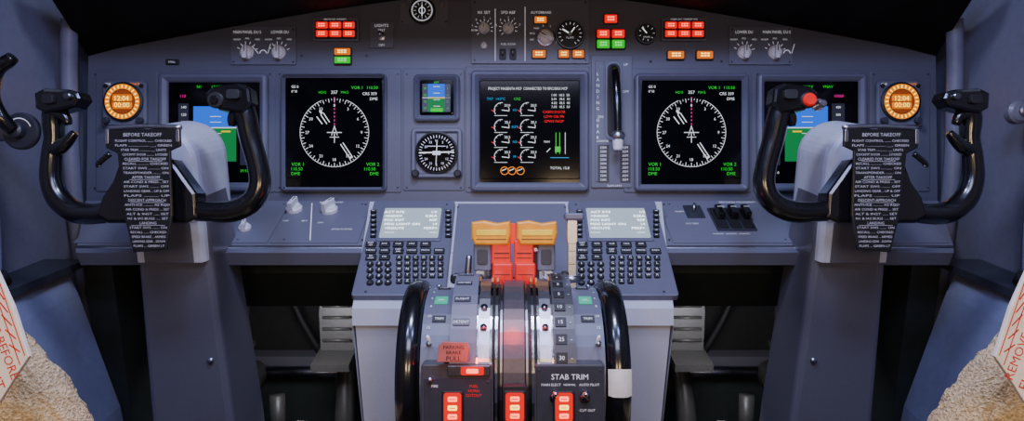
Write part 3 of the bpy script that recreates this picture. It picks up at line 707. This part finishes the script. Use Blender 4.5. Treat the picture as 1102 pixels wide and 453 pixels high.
    for i, t in enumerate(lines):
        cx = 160 if i < 3 else 161+i*.22
        w = 60 if i < 2 else 48-max(0, i-14)*1.7
        if t[0] == '#':
            b.text(t[1:], cx, y, 4.1, -10.3, LBLP); b.line(cx-18, y+2.5, cx+18, y+2.5, .35, -10.3, LBLP)
        else:
            v, f, a, ww = textmesh(t); b.text(t, cx, y, 3.5, -10.3, LBLP, sx=(w/(ww-a))/3.5)
        y += 4.85
    b.done()

b = camB('nose_wheel_tiller', 1.18)
b.lathe(22, 141, [(20, 4), (20, 0), (18, -2), (9, -3), (8, -10), (5, -12)], BEZD, n=36)
b.ring(22, 141, 13, 14, -2.8, LBL, 20, 160)
b.cyl((22, 2, 141), (-20, 16, 141), 10, COLG)
b.tube([(22, -10, 141), (14, -18, 128), (6, -20, 110), (6, -20, 92), (12, -20, 78), (24, -20, 70), (29, -20, 66)], [7, 8, 8.5, 9, 8, 7, 6], BLACK)
b.tube([(6, -20, 90), (-4, -20, 80), (-14, -20, 68)], [6, 6, 7], BLACK)
b.done()
b = camB('map_light', 1.22)
b.lathe(1098, 120, [(13, 8), (13, 0), (10, -3), (6, -4)], COLG, n=28); b.lathe(1098, 120, [(5, -3), (5, -7), (3, -8)], METAL); b.cyl((1098, 4, 120), (1110, 10, 120), 9, COLG)
b.done()
for sg, nm in ((-1, 'window_1'), (1, 'window_2')):
    b = B(nm)
    x = sg*.915
    b.tube([(x, 1.15, 1.24), (x, 1.0, 1.27), (x, .6, 1.28), (x, .1, 1.28)], .02, FRAME, n=10)
    b.tube([(x, 1.15, 1.24), (sg*.89, 1.15, 1.40), (sg*.86, 1.16, 1.62)], .02, FRAME, n=10)
    b.tube([(sg*.86, 1.16, 1.62), (sg*.86, .6, 1.62), (sg*.86, .1, 1.62)], .02, FRAME, n=10)
    b.add([(x, 1.14, 1.27), (x, .1, 1.27), (sg*.86, .1, 1.61), (sg*.86, 1.15, 1.60)], [(0, 1, 2, 3)], SCREEN); b.done()

for sg in (-1, 1):
    b = B('side_console')
    prof = [(.965, 0), (.80, 0), (.83, .45), (.885, .70), (.90, .745), (.965, .75)]
    b.loft([[(sg*x, y, z) for x, z in prof] for y in (.95, 1.30)], CONS, True, True)
    b.loft([[(sg*.965, .93, .752), (sg*.895, .93, .752), (sg*.875, 1.33, .752), (sg*.965, 1.33, .752)], [(sg*.965, .93, .77), (sg*.895, .93, .77), (sg*.875, 1.33, .765), (sg*.965, 1.33, .765)]], BEZD, True, True)
    b.cyl((sg*.93, 1.15, .77), (sg*.93, 1.15, .79), .025, BLACKM, .02)
    b.done()

# ---------------------------------------------------------------- rudder pedals
for sg in (-1, 1):
    b = B('rudder_pedals')
    for x in (sg*.475, sg*.77):
        b.tube([(x, 1.84, .26), (x, 1.79, .36), (x, 1.76, .50), (x, 1.75, .60)], [.024, .022, .02, .018], PEDAL, n=10)
        pts = [(-.045, .40), (-.05, .50), (-.045, .575), (-.025, .61), (.025, .61), (.045, .575), (.05, .50), (.045, .40)]
        b.loft([[(x+p, 1.70+(z-.4)*.22, z) for p, z in pts], [(x+p, 1.715+(z-.4)*.22, z) for p, z in pts]], PEDAL, True, True)
        for k in range(6): b.cyl((x-.038, 1.698+k*.0065, .43+k*.03), (x+.038, 1.698+k*.0065, .43+k*.03), .004, PEDAL)
        b.sidex([(1.62, .375), (1.76, .39), (1.76, .405), (1.62, .395)], x-.05, x+.05, PEDAL)
        b.tube([(x-.04, 1.74, .60), (x-.035, 1.735, .64), (x, 1.73, .655), (x+.035, 1.735, .64), (x+.04, 1.74, .60)], .009, PEDAL, n=8)
        b.tube([(x, 1.79, .36), (x+.01, 1.70, .2), (x, 1.66, .0)], [.022, .028, .035], PEDAL, n=10)
        b.lathe(x, .26, [(.04, 1.80), (.04, 1.86)], PEDAL)
        b.sidex([(1.58, 0), (1.58, .06), (1.64, .12), (1.78, .12), (1.80, 0)], x-.07, x+.07, RUBBER)
        for k in range(3): b.cyl((x-.05+k*.05, 1.60, .09), (x-.05+k*.05, 1.60, .13), .012, METALD)
    b.cyl((sg*.36, 1.86, .26), (sg*.86, 1.86, .26), .018, METALD)
    b.done()
    b = B('rubber_gaiter')
    n = 28; cx, cy = sg*.625, 1.62
    rings = []
    for k in range(13):
        r = (.09-.004*k)*(1 if k % 2 else .86); z = .005+k*.013
        rings.append([(cx+r*cos(2*pi*i/n)*.78, cy+r*sin(2*pi*i/n)*.8, z) for i in range(n)])
    b.loft(rings, RUBBER, True, True, True)
    b.cyl((cx, cy, .15), (cx, cy+.02, .30), .02, PEDAL)
    b.done()

# ---------------------------------------------------------------- seats
def fuzz(b, c, hs, seed, pw=3.2, nu=150, nv=110, amp=.0028, rot=0, m=SHEEP):
    rnd = random.Random(seed); vs = []; fs = []
    for j in range(nv+1):
        ph = -pi/2+pi*j/nv
        for i in range(nu):
            th = 2*pi*i/nu
            def sp(v): return math.copysign(abs(v)**(2/pw), v)
            x = sp(cos(ph))*sp(cos(th)); y = sp(cos(ph))*sp(sin(th)); z = sp(sin(ph))
            k = 1+(rnd.random()-.5)*amp/max(hs)*2
            X, Y, Z = x*hs[0]*k, y*hs[1]*k+(rnd.random()-.5)*amp, z*hs[2]*k+(rnd.random()-.5)*amp
            Y2 = Y*cos(rot)-Z*sin(rot); Z2 = Y*sin(rot)+Z*cos(rot)
            vs.append((c[0]+X, c[1]+Y2, c[2]+Z2))
    for j in range(nv):
        for i in range(nu): fs.append((j*nu+i, j*nu+(i+1) % nu, (j+1)*nu+(i+1) % nu, (j+1)*nu+i))
    b.add(vs, fs, m, True)
for sg in (-1, 1):
    b = B('pilot_seat')
    fuzz(b, (sg*.612, .53, .665), (.272, .05, .345), 3, rot=radians(5), pw=2.8)
    fuzz(b, (sg*.60, .70, .38), (.23, .20, .07), 5, pw=4)
    fuzz(b, (sg*.365, .80, .534), (.052, .27, .034), 8, pw=3)
    b.sidex([(.55, .36), (.85, .36), (.83, .05), (.58, .05)], sg*.62-.17, sg*.62+.17, BLACKM)
    b.sidex([(.48, 0), (.9, 0), (.9, .05), (.48, .05)], sg*.62-.17, sg*.62+.17, METAL)
    b.tube([(sg*.365, .56, .50), (sg*.38, .53, .45), (sg*.42, .52, .42)], .02, BLACKM)
    b.done()
for sg in (-1, 1):
    mirr = sg > 0
    ang = radians(-68) if sg < 0 else radians(68)
    dd = .47
    Xv = RX*cos(ang)+UP*sin(ang)
    b = B('seat_belt_cover', P(551+sg*545, 370, dd), FW, Xv, dd/FPX, True, mirr)
    b.poly([(-40, 262), (-2, 290), (16, 330), (33, 383), (20, 402), (0, 434), (-40, 440)], -3, 3, WCLOTH, bev=1)
    for k in range(5): b.line(-4+k*4, 306+k*16, 7+k*4.2, 322+k*14, 1.6, -3.3, RCLOTH)
    b.line(-8, 300, 24, 392, 1.2, -3.3, RCLOTH); b.line(0, 298, 29, 382, 1.2, -3.3, RCLOTH)
    b.text('REMOVE BEFORE', 0, 358, 14, -3.4, RCLOTH); b.text('FLIGHT', -6, 394, 16, -3.4, RCLOTH)
    b.done()

# ---------------------------------------------------------------- camera and lights
cam = bpy.data.cameras.new('camera'); co = bpy.data.objects.new('camera', cam); sc.collection.objects.link(co)
co.location = CAM; co.rotation_euler = (radians(90)-PITCH, 0, 0); cam.sensor_width = 36; cam.lens = FPX/1102*36; cam.clip_start = .02
sc.camera = co
w = bpy.data.worlds.new('World'); sc.world = w; w.use_nodes = True
w.node_tree.nodes['Background'].inputs[0].default_value = (.30, .32, .58, 1); w.node_tree.nodes['Background'].inputs[1].default_value = .13
def area(name, loc, tgt, size, power, col, sy=None):
    l = bpy.data.lights.new(name, 'AREA'); l.energy = power; l.color = col; l.size = size
    if sy: l.shape = 'RECTANGLE'; l.size_y = sy
    o = bpy.data.objects.new(name, l); o.location = loc; d = Vector(tgt)-Vector(loc)
    o.rotation_euler = d.to_track_quat('-Z', 'Y').to_euler(); sc.collection.objects.link(o)
area('dome_light', (0, 0, 1.95), (0, 1.4, .95), .7, 9.5, (.70, .70, 1.0), .35)
area('overhead_flood_light', (0, .80, 1.95), (0, 1.2, .7), .25, 12, (.66, .72, 1.0), .18)
for sg in (-1, 1):
    area('side_blue_light', (sg*.35, .55, 1.75), (sg*.75, 1.35, .85), .15, 5, (.32, .44, 1.0))
    area('warm_seat_light', (sg*.25, -.25, 1.25), (sg*.6, .7, .4), .2, 3.8, (1, .72, .42))
    area('footwell_fill', (sg*.5, 1.48, .56), (sg*.5, 1.75, .25), .12, 1.1, (.9, .9, 1.0))  # added fill so the pedals show; no lamp is fitted under the shelf
pl = bpy.data.lights.new('quadrant_glow_light', 'POINT'); pl.energy = .3; pl.color = (1, .02, .015); pl.shadow_soft_size = .02
po = bpy.data.objects.new('quadrant_glow_light', pl); po.location = P(552, 352, .95); sc.collection.objects.link(po)
pl = bpy.data.lights.new('brake_lamp_glow', 'POINT'); pl.energy = .1; pl.color = (1, .02, .015); pl.shadow_soft_size = .01
po = bpy.data.objects.new('brake_lamp_glow', pl); po.location = P(510, 388, .88); sc.collection.objects.link(po)
